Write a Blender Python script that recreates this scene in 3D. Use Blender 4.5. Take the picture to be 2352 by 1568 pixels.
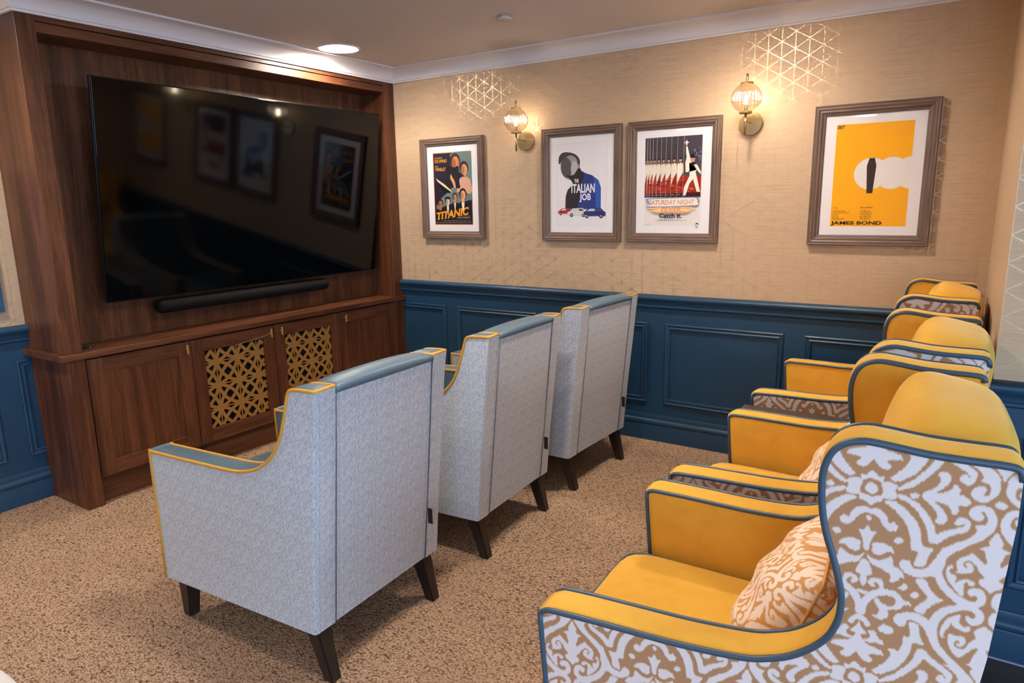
import bpy, bmesh, math, random
import numpy as np
from mathutils import Vector, Matrix
PI = math.pi
S = bpy.context.scene
C = S.collection
for o in list(bpy.data.objects): bpy.data.objects.remove(o)

# ------------------------------------------------------------------ camera
F_PX, YAW, PIT, ROL = 1566.4, -0.580, 0.2009, -0.0179
CAM = Vector((3.595, -3.955, 1.5))
def make_camera():
    fw = Vector((math.sin(YAW)*math.cos(PIT), math.cos(YAW)*math.cos(PIT), -math.sin(PIT)))
    r = Vector((math.cos(YAW), -math.sin(YAW), 0)); u = r.cross(fw)
    r2 = r*math.cos(ROL)+u*math.sin(ROL); u2 = -r*math.sin(ROL)+u*math.cos(ROL)
    cd = bpy.data.cameras.new('camera'); cd.sensor_width = 36; cd.lens = F_PX*36/2352
    cd.clip_start = .02
    co = bpy.data.objects.new('camera', cd); C.objects.link(co)
    m = Matrix.Identity(4)
    for i in range(3):
        m[i][0] = r2[i]; m[i][1] = u2[i]; m[i][2] = -fw[i]; m[i][3] = CAM[i]
    co.matrix_world = m
    S.camera = co
make_camera()

# ------------------------------------------------------------------ world, exposure, daylight
S.view_settings.view_transform = 'Standard'; S.view_settings.look = 'None'
S.view_settings.gamma = 1; S.view_settings.use_curve_mapping = False
S.view_settings.exposure = 1.60
W = bpy.data.worlds.new('world'); S.world = W; W.use_nodes = True
bg = W.node_tree.nodes['Background']
bg.inputs[0].default_value = (0.46, 0.69, 1.0, 1); bg.inputs[1].default_value = 4.6
DOWN_E = 82.0      # downlight disc emission
DOWN_COL = (1.0, 0.885, 0.765)
DOWN_W = 3.6        # lamp power of each downlight, watts
BULB_E = 80.0
# room extents
XL, XR, XE, YR, YH, HC, HT, HD = -0.38, 3.722, 7.0, -7.0, -1.41, 2.366, 2.454, 0.934
def portal(loc, rot, sx, sy):
    l = bpy.data.lights.new('window_portal', 'AREA'); l.shape = 'RECTANGLE'; l.size = sx; l.size_y = sy
    l.cycles.is_portal = True
    o = bpy.data.objects.new('window_portal', l); C.objects.link(o); o.location = loc; o.rotation_euler = rot
portal((XE+.02, -4.6, 1.45), (0, PI/2, 0), 1.5, 3.4)
portal((4.7, YR-.02, 1.45), (PI/2, 0, 0), 1.6, 1.5)

# ------------------------------------------------------------------ helpers
def tag(o, label=None, cat=None, group=None, kind=None):
    for k, v in (('label', label), ('category', cat), ('group', group), ('kind', kind)):
        if v: o[k] = v
    return o
def empty(name, loc=(0, 0, 0), rz=0, **k):
    o = bpy.data.objects.new(name, None); C.objects.link(o); o.location = loc; o.rotation_euler = (0, 0, rz)
    o.empty_display_size = .1
    return tag(o, **k)
def obj(name, bm, mats, parent=None, smooth=None, off=None, **k):
    me = bpy.data.meshes.new(name); 
    if off is not None: bmesh.ops.translate(bm, vec=Vector(off), verts=bm.verts)
    bm.normal_update(); bm.to_mesh(me); bm.free()
    if not isinstance(mats, (list, tuple)): mats = [mats]
    for m in mats: me.materials.append(m)
    o = bpy.data.objects.new(name, me); C.objects.link(o)
    if parent is not None: o.parent = parent
    if smooth is not None:
        me.polygons.foreach_set('use_smooth', [True]*len(me.polygons))
        a = math.radians(smooth); b2 = bmesh.new(); b2.from_mesh(me)
        for e in b2.edges:
            if len(e.link_faces) == 2 and e.calc_face_angle(0) > a: e.smooth = False
        b2.to_mesh(me); b2.free()
    return tag(o, **k)
def copy_tree(o, parent=None):
    c = o.copy(); C.objects.link(c)
    if parent is not None: c.parent = parent
    for ch in list(o.children): copy_tree(ch, c)
    return c
def box(bm, x0, x1, y0, y1, z0, z1, mi=0):
    v = [bm.verts.new(p) for p in ((x0,y0,z0),(x1,y0,z0),(x1,y1,z0),(x0,y1,z0),(x0,y0,z1),(x1,y0,z1),(x1,y1,z1),(x0,y1,z1))]
    fs = [bm.faces.new([v[i] for i in q]) for q in ((3,2,1,0),(4,5,6,7),(0,1,5,4),(1,2,6,5),(2,3,7,6),(3,0,4,7))]
    for f in fs: f.material_index = mi
    return v, fs
def bbox_bm(x0, x1, y0, y1, z0, z1, bev=0, seg=2):
    bm = bmesh.new(); box(bm, x0, x1, y0, y1, z0, z1)
    if bev: bmesh.ops.bevel(bm, geom=list(bm.edges), offset=bev, segments=seg, affect='EDGES', profile=.5)
    return bm
def tube(bm, pts, r, closed=False, n=8, mi=0, cap=True):
    pts = [Vector(p) for p in pts]; N = len(pts); rings = []; up = None
    for i in range(N):
        a = pts[(i-1) % N] if (closed or i > 0) else pts[i]
        b = pts[(i+1) % N] if (closed or i < N-1) else pts[i]
        t = (b-a).normalized()
        if up is None:
            up = t.orthogonal().normalized()
        up = (up - t*up.dot(t))
        up = up.normalized() if up.length > 1e-6 else t.orthogonal().normalized()
        s = t.cross(up)
        rr = r[i] if isinstance(r, (list, tuple)) else r
        rings.append([bm.verts.new(pts[i]+(up*math.cos(2*PI*k/n)+s*math.sin(2*PI*k/n))*rr) for k in range(n)])
    for i in range(N if closed else N-1):
        A, B = rings[i], rings[(i+1) % N]
        # align twist on closing seam
        sh = 0
        if closed and i == N-1:
            sh = min(range(n), key=lambda q: (A[0].co-B[q].co).length)
        for k in range(n):
            f = bm.faces.new((A[k], A[(k+1) % n], B[(k+1+sh) % n], B[(k+sh) % n])); f.smooth = True; f.material_index = mi
    if cap and not closed:
        bm.faces.new(rings[0][::-1]).material_index = mi; bm.faces.new(rings[-1]).material_index = mi
def lathe(bm, prof, n=32, center=(0, 0, 0), mod=None, mi=0, axis='z'):
    """prof: list of (r, h)."""
    c = Vector(center); rings = []
    for (r, h) in prof:
        ring = []
        for k in range(n):
            a = 2*PI*k/n; rr = r*(mod(a, h) if mod else 1)
            p = Vector((rr*math.cos(a), rr*math.sin(a), h))
            if axis == 'y': p = Vector((p.x, -p.z, p.y))
            if axis == 'x': p = Vector((p.z, p.x, p.y))
            ring.append(bm.verts.new(c+p))
        rings.append(ring)
    for A, B in zip(rings, rings[1:]):
        for k in range(n):
            f = bm.faces.new((A[k], A[(k+1) % n], B[(k+1) % n], B[k])); f.smooth = True; f.material_index = mi
    if prof[0][0] > 1e-5: bm.faces.new(rings[0][::-1]).material_index = mi
    if prof[-1][0] > 1e-5: bm.faces.new(rings[-1]).material_index = mi
    bmesh.ops.remove_doubles(bm, verts=[v for rg in (rings[0], rings[-1]) for v in rg], dist=1e-6)
def sweep(bm, path, prof, closed=False):
    """prof (out, z) swept along an XY path; 'out' is to the right of travel."""
    N = len(path); cols = []
    dirs = []
    for i in range(N if closed else N-1):
        d = Vector(path[(i+1) % N])-Vector(path[i]); dirs.append(d.normalized())
    nr = lambda d: Vector((d.y, -d.x))
    for i in range(N):
        if closed: n1, n2 = nr(dirs[i-1]), nr(dirs[i])
        else:
            n1 = nr(dirs[max(i-1, 0)]); n2 = nr(dirs[min(i, N-2)])
        m = (n1+n2); m = m/(1+n1.dot(n2))
        cols.append([bm.verts.new((path[i][0]+m.x*o, path[i][1]+m.y*o, z)) for (o, z) in prof])
    for i in range(N if closed else N-1):
        A, B = cols[i], cols[(i+1) % N]
        for k in range(len(prof)-1):
            bm.faces.new((A[k], A[k+1], B[k+1], B[k]))
    if not closed:
        bm.faces.new(cols[0]); bm.faces.new(cols[-1][::-1])
    bmesh.ops.recalc_face_normals(bm, faces=bm.faces)
def catmull(P, closed=True, k=5):
    out = []; n = len(P)
    rng = range(n if closed else n-1)
    for i in rng:
        g = (lambda j: P[j % n]) if closed else (lambda j: P[min(max(j, 0), n-1)])
        p0, p1, p2, p3 = g(i-1), g(i), g(i+1), g(i+2)
        for s in range(k):
            t = s/k
            out.append(tuple(.5*((2*b)+(-a+c)*t+(2*a-5*b+4*c-d)*t*t+(-a+3*b-3*c+d)*t**3) for a, b, c, d in zip(p0, p1, p2, p3)))
    if not closed: out.append(tuple(P[-1]))
    return out

# ------------------------------------------------------------------ material helpers
def lin(r, g, b):
    f = lambda c: (c/255/12.92) if c/255 <= .04045 else ((c/255+.055)/1.055)**2.4
    return (f(r), f(g), f(b), 1)
class NT:
    def __init__(s, name):
        s.m = bpy.data.materials.new(name); s.m.use_nodes = True; s.t = s.m.node_tree; s.n = s.t.nodes
        s.p = s.n['Principled BSDF']; s.out = s.n['Material Output']
    def add(s, t, **k):
        n = s.n.new(t)
        for a, v in k.items():
            if a.startswith('_'): n.inputs[a[1:].replace('_', ' ')].default_value = v
            else: setattr(n, a, v)
        return n
    def l(s, a, b): s.t.links.new(a, b)
    def math(s, op, a, b=None, c=None, clamp=False):
        n = s.n.new('ShaderNodeMath'); n.operation = op; n.use_clamp = clamp
        for i, v in enumerate((a, b, c)):
            if v is None: continue
            if isinstance(v, (int, float)): n.inputs[i].default_value = v
            else: s.l(v, n.inputs[i])
        return n.outputs[0]
    def coords(s, kind='Object', scale=(1, 1, 1), rot=(0, 0, 0), vec=None):
        m = s.n.new('ShaderNodeMapping'); m.inputs['Scale'].default_value = scale; m.inputs['Rotation'].default_value = rot
        if vec is None: vec = s.n.new('ShaderNodeTexCoord').outputs[kind]
        s.l(vec, m.inputs[0]); return m.outputs[0]
    def noise(s, vec, scale, detail=3, rough=.5, dist=0):
        n = s.add('ShaderNodeTexNoise'); n.inputs['Scale'].default_value = scale; n.inputs['Detail'].default_value = detail
        n.inputs['Roughness'].default_value = rough; n.inputs['Distortion'].default_value = dist
        s.l(vec, n.inputs['Vector']); return n.outputs['Fac']
    def ramp(s, fac, stops):
        r = s.add('ShaderNodeValToRGB'); e = r.color_ramp.elements
        while len(e) < len(stops): e.new(.5)
        for el, (p, c) in zip(e, stops): el.position = p; el.color = c
        s.l(fac, r.inputs[0]); return r.outputs[0]
    def mix(s, fac, a, b):
        n = s.add('ShaderNodeMix', data_type='RGBA')
        for i, v in ((0, fac), (6, a), (7, b)):
            if isinstance(v, (int, float, tuple)): n.inputs[i].default_value = v
            else: s.l(v, n.inputs[i])
        return n.outputs[2]
    def bump(s, h, strength=.3, dist=.002):
        b = s.add('ShaderNodeBump'); b.inputs['Strength'].default_value = strength; b.inputs['Distance'].default_value = dist
        s.l(h, b.inputs['Height']); s.l(b.outputs[0], s.p.inputs['Normal']); return b
    def base(s, c):
        if isinstance(c, tuple): s.p.inputs['Base Color'].default_value = c
        else: s.l(c, s.p.inputs['Base Color'])
    def set(s, **k):
        for a, v in k.items():
            i = s.p.inputs[a.replace('_', ' ')]
            if isinstance(v, (int, float, tuple)): i.default_value = v
            else: s.l(v, i)
def plain(name, col, rough=.5, metal=0, spec=.5, **k):
    m = NT(name); m.base(col); m.set(Roughness=rough, Metallic=metal); m.p.inputs['Specular IOR Level'].default_value = spec
    for a, v in k.items(): m.set(**{a: v})
    return m.m
def emit(name, col, e):
    m = NT(name); m.base((0, 0, 0, 1)); m.p.inputs['Emission Color'].default_value = (*col[:3], 1); m.p.inputs['Emission Strength'].default_value = e
    return m.m

def wallpaper(name, base, dark):
    m = NT(name); tc = m.add('ShaderNodeTexCoord'); sx = m.add('ShaderNodeSeparateXYZ'); m.l(tc.outputs['Object'], sx.inputs[0])
    u = m.math('ADD', sx.outputs[0], sx.outputs[1]); v = sx.outputs[2]
    cb = m.add('ShaderNodeCombineXYZ'); m.l(u, cb.inputs[0]); m.l(v, cb.inputs[1])
    w = m.noise(m.coords(scale=(3.5, 260, 1), vec=cb.outputs[0]), 1, 4, .6)
    w2 = m.noise(m.coords(scale=(12, 520, 1), vec=cb.outputs[0]), 1, 2, .6)
    w3 = m.noise(m.coords(scale=(420, 60, 1), vec=cb.outputs[0]), 1, 1, .5)
    ww = m.math('ADD', m.math('MULTIPLY', w, .65), m.math('ADD', m.math('MULTIPLY', w2, .25), m.math('MULTIPLY', w3, .10)))
    col = m.ramp(ww, [(.30, dark), (.50, base), (.70, tuple(min(1, c*1.08) for c in base[:3])+(1,))])
    # triangular lattice of stitched lines; h = spacing
    lines = None
    for (a, b) in ((1, 0), (.5, .866*.94), (-.5, .866*.94)):
        t = m.math('ADD', m.math('MULTIPLY', u, a/.034), m.math('MULTIPLY', v, b/.034, ))
        if b == 0: t = m.math('ADD', t, 1.0)
        fr = m.math('ABSOLUTE', m.math('SUBTRACT', m.math('FRACT', m.math('MULTIPLY', t, .5)), .5))
        ln = m.math('LESS_THAN', fr, .028)
        lines = ln if lines is None else m.math('MAXIMUM', lines, ln)
    st = m.math('GREATER_THAN', m.noise(m.coords(scale=(230, 420, 1), vec=cb.outputs[0]), 1, 1, .5), .45)
    mask = m.math('MULTIPLY', lines, st)
    col = m.mix(m.math('MULTIPLY', mask, .16), col, tuple(c*.72 for c in base[:3])+(1,))
    m.base(col)
    m.set(Roughness=m.math('SUBTRACT', .62, m.math('MULTIPLY', mask, .24)))
    m.p.inputs['Specular IOR Level'].default_value = .28
    m.set(Metallic=m.math('MULTIPLY', mask, .80))
    m.bump(m.math('ADD', ww, m.math('MULTIPLY', mask, .15)), .14, .0008)
    return m.m
def wood(name, axis, c0, c1, c2, rough=.38):
    m = NT(name); s = {'z': (9, 9, .55), 'y': (9, .55, 9), 'x': (.55, 9, 9)}[axis]; s2 = tuple(q*7 for q in s)
    a = m.noise(m.coords(scale=s), 1.0, 4, .55, 1.2)
    b = m.noise(m.coords(scale=s2), 1.6, 3, .6, .4)
    g = m.math('ADD', m.math('MULTIPLY', a, .62), m.math('MULTIPLY', b, .38))
    col = m.ramp(g, [(.30, c0), (.47, c1), (.62, c2), (.75, c1)])
    m.base(col); m.set(Roughness=rough); m.p.inputs['Specular IOR Level'].default_value = .42
    m.bump(b, .12, .0006); return m.m
M = {}
M['paper'] = wallpaper('wallpaper', lin(192, 164, 134), lin(172, 142, 112))
M['blue'] = plain('blue_paint', lin(28, 62, 88), .42, spec=.45)
M['white'] = plain('white_paint', lin(214, 208, 208), .6)
M['ceil'] = plain('ceiling_paint', lin(204, 195, 190), .8)
WD = [lin(46, 23, 13), lin(80, 44, 25), lin(110, 66, 40)]
M['wood_z'] = wood('walnut_vertical', 'z', *WD); M['wood_y'] = wood('walnut_horizontal', 'y', *WD)
M['wood_x'] = wood('walnut_depth', 'x', *WD)
M['black'] = plain('black_plastic', lin(14, 13, 13), .45)
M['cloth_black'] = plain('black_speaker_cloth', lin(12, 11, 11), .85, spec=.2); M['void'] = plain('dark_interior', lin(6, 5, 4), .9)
M['screen'] = plain('screen_glass', lin(2, 2, 3), .07, spec=.28)
M['bezel'] = plain('dark_metal_bezel', lin(28, 28, 30), .3, .8)
M['fret'] = plain('gold_fretwork', lin(168, 124, 62), .5, .35)
M['brass'] = plain('brass', lin(226, 180, 104), .38, .7)
M['antique'] = plain('antique_brass', lin(190, 164, 116), .34, .9, Anisotropic=.8)
M['legwood'] = plain('dark_stained_wood', lin(38, 28, 24), .35)
M['table'] = plain('dark_table_top', lin(70, 52, 46), .4)
M['darkfloor'] = wood('dark_plank_floor', 'x', lin(40, 34, 33), lin(62, 54, 52), lin(80, 70, 67), .5)
M['grey'] = plain('grey_sealant', lin(150, 155, 170), .5)
M['whitetop'] = plain('white_laminate', lin(232, 228, 226), .35)
def vinyl():
    m = NT('teal_vinyl'); m.base(lin(80, 102, 116)); m.set(Roughness=.46)
    m.bump(m.noise(m.coords(), 420, 2, .6), .18, .0006); return m.m
M['vinyl'] = vinyl()
def velvet(name, col, c2):
    m = NT(name); v = m.coords(); n = m.noise(v, 7, 3, .6, .8); f = m.noise(m.coords(scale=(1, 1, 5)), 160, 2, .5)
    m.base(m.mix(m.math('MULTIPLY', m.math('SUBTRACT', n, .35, clamp=True), 1.6, clamp=True), col, c2))
    m.set(Roughness=.85); m.p.inputs['Sheen Weight'].default_value = .35; m.p.inputs['Sheen Roughness'].default_value = .35
    m.p.inputs['Sheen Tint'].default_value = (1, .86, .55, 1); m.p.inputs['Specular IOR Level'].default_value = .15
    m.bump(m.math('ADD', f, m.math('MULTIPLY', n, .5)), .25, .0012); return m.m
M['yellow'] = velvet('mustard_velvet', lin(224, 172, 66), lin(206, 148, 48))
M['pipe_y'] = plain('mustard_piping', lin(198, 146, 50), .7)
M['pipe_b'] = plain('slate_piping', lin(54, 74, 90), .45)
def carpet():
    m = NT('carpet'); v = m.coords(rot=(0, 0, .0))
    vo = m.add('ShaderNodeTexVoronoi'); vo.inputs['Scale'].default_value = 1; vo.inputs['Randomness'].default_value = .85
    m.l(m.coords(scale=(105, 165, 100), rot=(0, 0, .62)), vo.inputs['Vector'])
    d = vo.outputs['Distance']; big = m.noise(v, 3.2, 3, .5); mid = m.noise(v, 90, 2, .6)
    c = m.ramp(m.math('ADD', m.math('MULTIPLY', d, .8), m.math('MULTIPLY', m.math('SUBTRACT', mid, .5), .5)),
               [(.10, lin(196, 166, 138)), (.42, lin(160, 130, 105)), (.72, lin(84, 62, 48))])
    c = m.mix(m.math('MULTIPLY', m.math('SUBTRACT', big, .42, clamp=True), 1.6, clamp=True), c, m.mix(.5, c, lin(128, 100, 78)))
    m.base(c); m.set(Roughness=.95); m.p.inputs['Specular IOR Level'].default_value = .1
    m.bump(m.math('ADD', m.math('MULTIPLY', d, -1), m.math('MULTIPLY', mid, .6)), .8, .004); return m.m
M['carpet'] = carpet()
def frame_mat(ax):
    m = NT('ash_frame_'+ax); s = (260, 260, 6) if ax == 'z' else (6, 260, 260)
    n = m.noise(m.coords(scale=s), 1, 3, .6)
    m.base(m.ramp(n, [(.3, lin(74, 55, 45)), (.5, lin(104, 81, 68)), (.7, lin(124, 100, 86))])); m.set(Roughness=.5)
    m.bump(n, .2, .0006); return m.m
M['fr_z'] = frame_mat('z'); M['fr_x'] = frame_mat('x')
def glass_thin(name, tint, f0=.04, rough=.0, extra=0.0):
    m = NT(name); tr = m.add('ShaderNodeBsdfTransparent'); tr.inputs[0].default_value = tint
    gl = m.add('ShaderNodeBsdfGlossy'); gl.inputs['Roughness'].default_value = rough
    ge = m.add('ShaderNodeNewGeometry'); dt = m.add('ShaderNodeVectorMath', operation='DOT_PRODUCT')
    m.l(ge.outputs['Normal'], dt.inputs[0]); m.l(ge.outputs['Incoming'], dt.inputs[1])
    fr = m.math('ADD', m.math('MULTIPLY', m.math('POWER', m.math('SUBTRACT', 1.0, m.math('ABSOLUTE', dt.outputs['Value'])), 5.0), .8), f0)
    mx = m.add('ShaderNodeMixShader'); m.l(m.math('ADD', fr, extra, clamp=True), mx.inputs[0])
    m.l(tr.outputs[0], mx.inputs[1]); m.l(gl.outputs[0], mx.inputs[2]); m.l(mx.outputs[0], m.out.inputs[0]); return m.m
M['pane'] = glass_thin('picture_glass', (1, 1, 1, 1))
M['globe'] = glass_thin('fluted_glass', (.86, .83, .79, 1), extra=.12, rough=.05)
M['window_glass'] = glass_thin('window_glass', (.97, .98, 1, 1))
M['downlight'] = emit('downlight_diffuser', DOWN_COL, DOWN_E)
M['bulb'] = emit('warm_bulb', (1, .80, .56), BULB_E)

# ------------------------------------------------------------------ woven patterns computed here
def raster(polys, W_, H_, umax, vmax, vwrap=True):
    img = np.zeros((H_, W_), bool)
    X = (np.arange(W_)+.5)/W_*umax; Y = (np.arange(H_)+.5)/H_*vmax
    for sgn, P in polys:
        P = np.array(P)
        for dv in ((-vmax, 0, vmax) if vwrap else (0,)):
            Q = P+np.array([0, dv])
            y0, y1 = Q[:, 1].min(), Q[:, 1].max(); x0, x1 = Q[:, 0].min(), Q[:, 0].max()
            iy = np.where((Y >= y0) & (Y <= y1))[0]; ix = np.where((X >= x0) & (X <= x1))[0]
            if not len(iy) or not len(ix): continue
            xx, yy = np.meshgrid(X[ix], Y[iy]); ins = np.zeros(xx.shape, bool)
            for a, b in zip(Q, np.roll(Q, -1, 0)):
                if a[1] == b[1]: continue
                c = ((a[1] > yy) != (b[1] > yy)) & (xx < (b[0]-a[0])*(yy-a[1])/(b[1]-a[1])+a[0])
                ins ^= c
            sub = img[iy[0]:iy[-1]+1, ix[0]:ix[-1]+1]
            if sgn > 0: sub |= ins
            else: sub &= ~ins
    return img
def to_image(name, rgb):
    h, w, _ = rgb.shape; im = bpy.data.images.new(name, w, h)
    px = np.ones((h, w, 4), np.float32); px[..., :3] = rgb
    im.pixels.foreach_set(px.ravel()); im.update(); im.pack(); return im
def blur(a, n=1):
    for _ in range(n):
        a = (np.roll(a, 1, 0)+a*2+np.roll(a, -1, 0))/4; a = (np.roll(a, 1, 1)+a*2+np.roll(a, -1, 1))/4
    return a
# damask motif outlines, read off the fabric in two overlapping blocks of fabric coordinates
DAM = {
'A': [
 "185,530 245,550 290,610 265,660 195,680 125,655 102,600 130,545",
 "52,430 120,435 210,390 270,430 300,470 365,470 340,540 290,520 230,495 150,495 75,510",
 "345,535 420,530 520,575 495,640 515,730 420,740 330,715 345,640 325,570",
 "40,665 90,665 130,690 200,705 300,695 340,715 330,770 270,775 180,815 110,790 85,735 30,725",
 "665,680 725,655 785,700 730,735 680,715",
 "825,660 930,620 1010,560 1035,500 1000,440 1060,410 1130,430 1160,490 1130,560 1050,620 980,665 1080,655 1160,620 1190,570 1240,580 1275,640 1250,690 1310,695 1400,770 1340,820 1240,825 1250,880 1210,920 1160,915 1150,850 1080,800 960,770 1040,840 1100,930 1110,990 1060,1040 990,1030 960,1000 990,950 970,880 900,800 820,725",
 "375,755 480,760 600,840 720,970 790,1100 815,1290 945,1330 885,1420 840,1540 715,1530 730,1450 760,1365 680,1345 670,1200 630,1060 540,930 440,830 375,790",
 "525,670 640,710 780,800 900,950 960,1070 975,1155 1080,1115 1200,1090 1300,1060 1310,1030 1240,1060 1195,1020 1230,970 1310,955 1380,1000 1385,1070 1330,1130 1180,1170 1080,1215 1000,1270 890,1250 870,1120 820,1000 740,870 640,780 545,735",
 "1440,1050 1560,1040 1590,980 1560,900 1510,890 1550,940 1530,990 1470,1000 1400,970 1365,890 1420,830 1530,810 1640,850 1700,950 1700,1050 1640,1150 1500,1240 1350,1300 1200,1370 1100,1450 1060,1568 870,1568 960,1460 1050,1350 1180,1270 1350,1210 1440,1150 1460,1100",
 "1345,290 1440,350 1520,430 1540,490 1500,520 1600,550 1630,620 1600,690 1540,690 1580,640 1560,590 1480,585 1400,630 1400,700 1460,760 1560,780 1680,720 1740,640 1740,540 1680,420 1560,340 1440,300",
 "1670,810 1730,765 1800,800 1740,860",
 "1690,360 1780,470 1840,370 1780,300",
 "150,1035 190,1080 205,1120 270,1130 220,1200 185,1290 180,1330 130,1355 75,1320 60,1270 75,1200 60,1130 30,1080 100,1090",
 "110,960 165,925 215,960 170,1000 120,990",
 "100,840 165,850 270,845 350,890 400,960 415,1020 480,1015 525,1070 490,1120 420,1120 350,1060 300,970 230,920 150,905 90,900",
 "475,1220 530,1190 595,1235 540,1275 490,1255",
 "215,1265 300,1255 400,1280 470,1340 470,1385 400,1365 340,1400 260,1400 210,1360 220,1310",
 "1700,1140 1650,1190 1605,1250 1605,1315 1490,1320 1550,1350 1570,1450 1610,1530 1680,1600 1800,1600 1800,1300 1760,1200"],
'B': [
 "345,1385 470,1310 545,1240 550,1190 525,1150 610,1150 645,1170 690,1080 700,1010 770,1010 770,930 760,860 790,845 870,880 880,960 905,1050 930,1110 805,1085 780,1180 700,1300 600,1380 430,1435 350,1400",
 "425,1490 560,1440 680,1370 790,1280 850,1160 870,1145 940,1160 1000,1230 1100,1310 1230,1410 1250,1470 1220,1530 1150,1555 1080,1510 1065,1460 1100,1440 1150,1450 1170,1490 1165,1455 1120,1410 1000,1320 925,1260 900,1300 820,1370 700,1450 560,1510 430,1520",
 "1170,0 1400,0 1230,90 1160,190 1140,290 1180,400 1280,510 1400,590 1480,615 1530,590 1510,545 1460,560 1425,520 1430,480 1520,460 1600,500 1630,570 1610,650 1540,690 1590,730 1610,800 1580,860 1500,890 1430,860 1395,800 1420,770 1460,800 1510,790 1490,740 1420,715 1320,720 1200,760 1110,840 1080,950 1100,1080 1180,1190 1300,1310 1420,1430 1500,1550 1380,1568 1300,1530 1340,1500 1280,1400 1150,1270 1040,1150 980,1030 930,920 850,850 760,820 735,850 720,890 660,890 600,850 590,800 630,750 730,735 850,745 940,790 990,820 1040,750 1140,680 1290,650 1290,630 1180,540 1090,430 1040,335 900,350 770,320 680,250 655,190 690,145 760,150 790,190 800,230 880,250 960,235 1040,150 1110,60",
 "285,70 340,120 440,150 560,110 590,160 590,210 680,270 715,350 660,345 650,380 570,400 545,370 555,320 440,240 340,190",
 "630,460 680,440 705,400 745,440 740,480 680,485",
 "775,540 830,505 880,545 830,585",
 "235,135 300,150 335,230 350,310 290,330 290,390 225,455 170,400 165,320 150,290 100,265 150,170",
 "140,465 300,500 270,530 150,510",
 "200,650 250,560 330,500 420,470 430,440 400,400 370,410 390,440 350,450 300,400 330,355 400,350 470,380 490,470 590,490 680,560 710,605 760,620 795,665 710,660 640,710 530,710 535,770 470,820 390,800 345,755 400,765 425,710 370,600 410,575 450,620 530,665 600,660 610,600 560,555 450,550 370,580 290,660 265,760 190,750 140,700 130,640 190,650",
 "190,770 260,780 320,850 330,890 280,900 250,850 210,820 230,900 290,980 220,990 290,1090 400,1140 460,1180 475,1225 380,1210 310,1215 355,1270 320,1300 240,1270 170,1170 120,1100 150,930",
 "300,950 370,940 420,1020 480,1080 460,1110 400,1080 320,1080 240,1040 310,1030 325,990",
 "415,910 490,870 590,930 560,985 450,960",
 "835,370 950,370 1000,470 1080,560 1150,605 1060,640 960,710 930,760 820,715 870,650 970,575 900,480",
 "1560,10 1610,50 1640,160 1620,200 1560,140 1480,70 1440,90 1340,120 1295,180 1310,260 1280,285 1400,300 1480,280 1510,200 1560,290 1610,350 1550,370 1560,430 1630,480 1665,520 1740,480 1800,400 1820,100 1780,0",
 "1200,220 1250,200 1260,240 1220,250 1235,300 1300,330 1280,400 1340,370 1420,365 1500,400 1490,440 1430,430 1420,400 1380,420 1370,560 1260,460 1190,350 1180,270",
 "1340,760 1330,850 1380,900 1440,890 1450,940 1400,960 1320,930 1250,880 1235,840 1215,900 1160,960 1150,1000 1180,1020 1120,1010 1110,940 1160,840 1240,780",
 "1650,895 1560,910 1490,960 1510,1030 1440,1070 1400,1130 1350,1150 1400,1080 1380,1010 1300,1000 1210,970 1200,1080 1240,1170 1300,1240 1340,1240 1400,1200 1480,1150 1540,1150 1480,1230 1440,1310 1400,1310 1480,1380 1500,1480 1530,1568 1590,1500 1650,1200 1720,950",
 "-1410,235 1380,215 1385,170 1440,158 1490,185 1510,240 1492,240 1475,195 1440,175 1400,182 1398,208 1420,220",
 "-1300,1075 1330,1090 1325,1062 1285,1055 1270,1105 1330,1145 1395,1120 1385,1105 1330,1128 1292,1100 1298,1075 1312,1078"]}
UT, VT = .3484, .349
def damask_half():
    fw = np.array([math.sin(YAW)*math.cos(PIT), math.cos(YAW)*math.cos(PIT), -math.sin(PIT)])
    r = np.array([math.cos(YAW), -math.sin(YAW), 0]); u = np.cross(r, fw)
    r2 = r*math.cos(ROL)+u*math.sin(ROL); u2 = -r*math.sin(ROL)+u*math.cos(ROL)
    o = np.array(CAM)
    def fab(x, y):           # point on the flat side panel -> fabric coordinates
        d = fw+r2*(x-1176)/F_PX-u2*(y-784)/F_PX
        t = (-2.83+.12*(o[0]-2.92)-o[1])/(d[1]-.12*d[0]); q = o+t*d
        return ((q[0]-3.51)*1.0072, q[2]-.686)
    polys = []
    for key, (ox, oy, sc) in (('A', (1960, 1000, 5.227)), ('B', (1930, 1250, 4.931))):
        for s in DAM[key]:
            sg = -1 if s[0] == '-' else 1; s = s.lstrip('-')
            P = [tuple(map(float, q.split(','))) for q in s.split()]
            polys.append((sg, [fab(ox+x/sc, oy+y/sc) for x, y in catmull(P, True, 3)]))
    return polys
def damask(name='damask_weave', ca=(.84, .79, .775), cb=(.66, .48, .33)):
    polys = sorted(damask_half(), key=lambda q: -q[0])
    h = raster(polys, 256, 512, UT/2, VT).astype(np.float32)
    full = np.concatenate([h, h[:, ::-1]], 1)       # 512 x 512, flower axis at u=0
    rs = np.random.RandomState(3)
    # ikat feathering: small vertical jitter of columns
    out = full.copy()
    for i in range(full.shape[1]):
        out[:, i] = np.roll(full[:, i], rs.randint(-2, 3))
    k = blur(out, 2)[..., None]
    a = np.array(ca); b = np.array(cb)
    return to_image(name, b*(1-k)+a*k)
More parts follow.
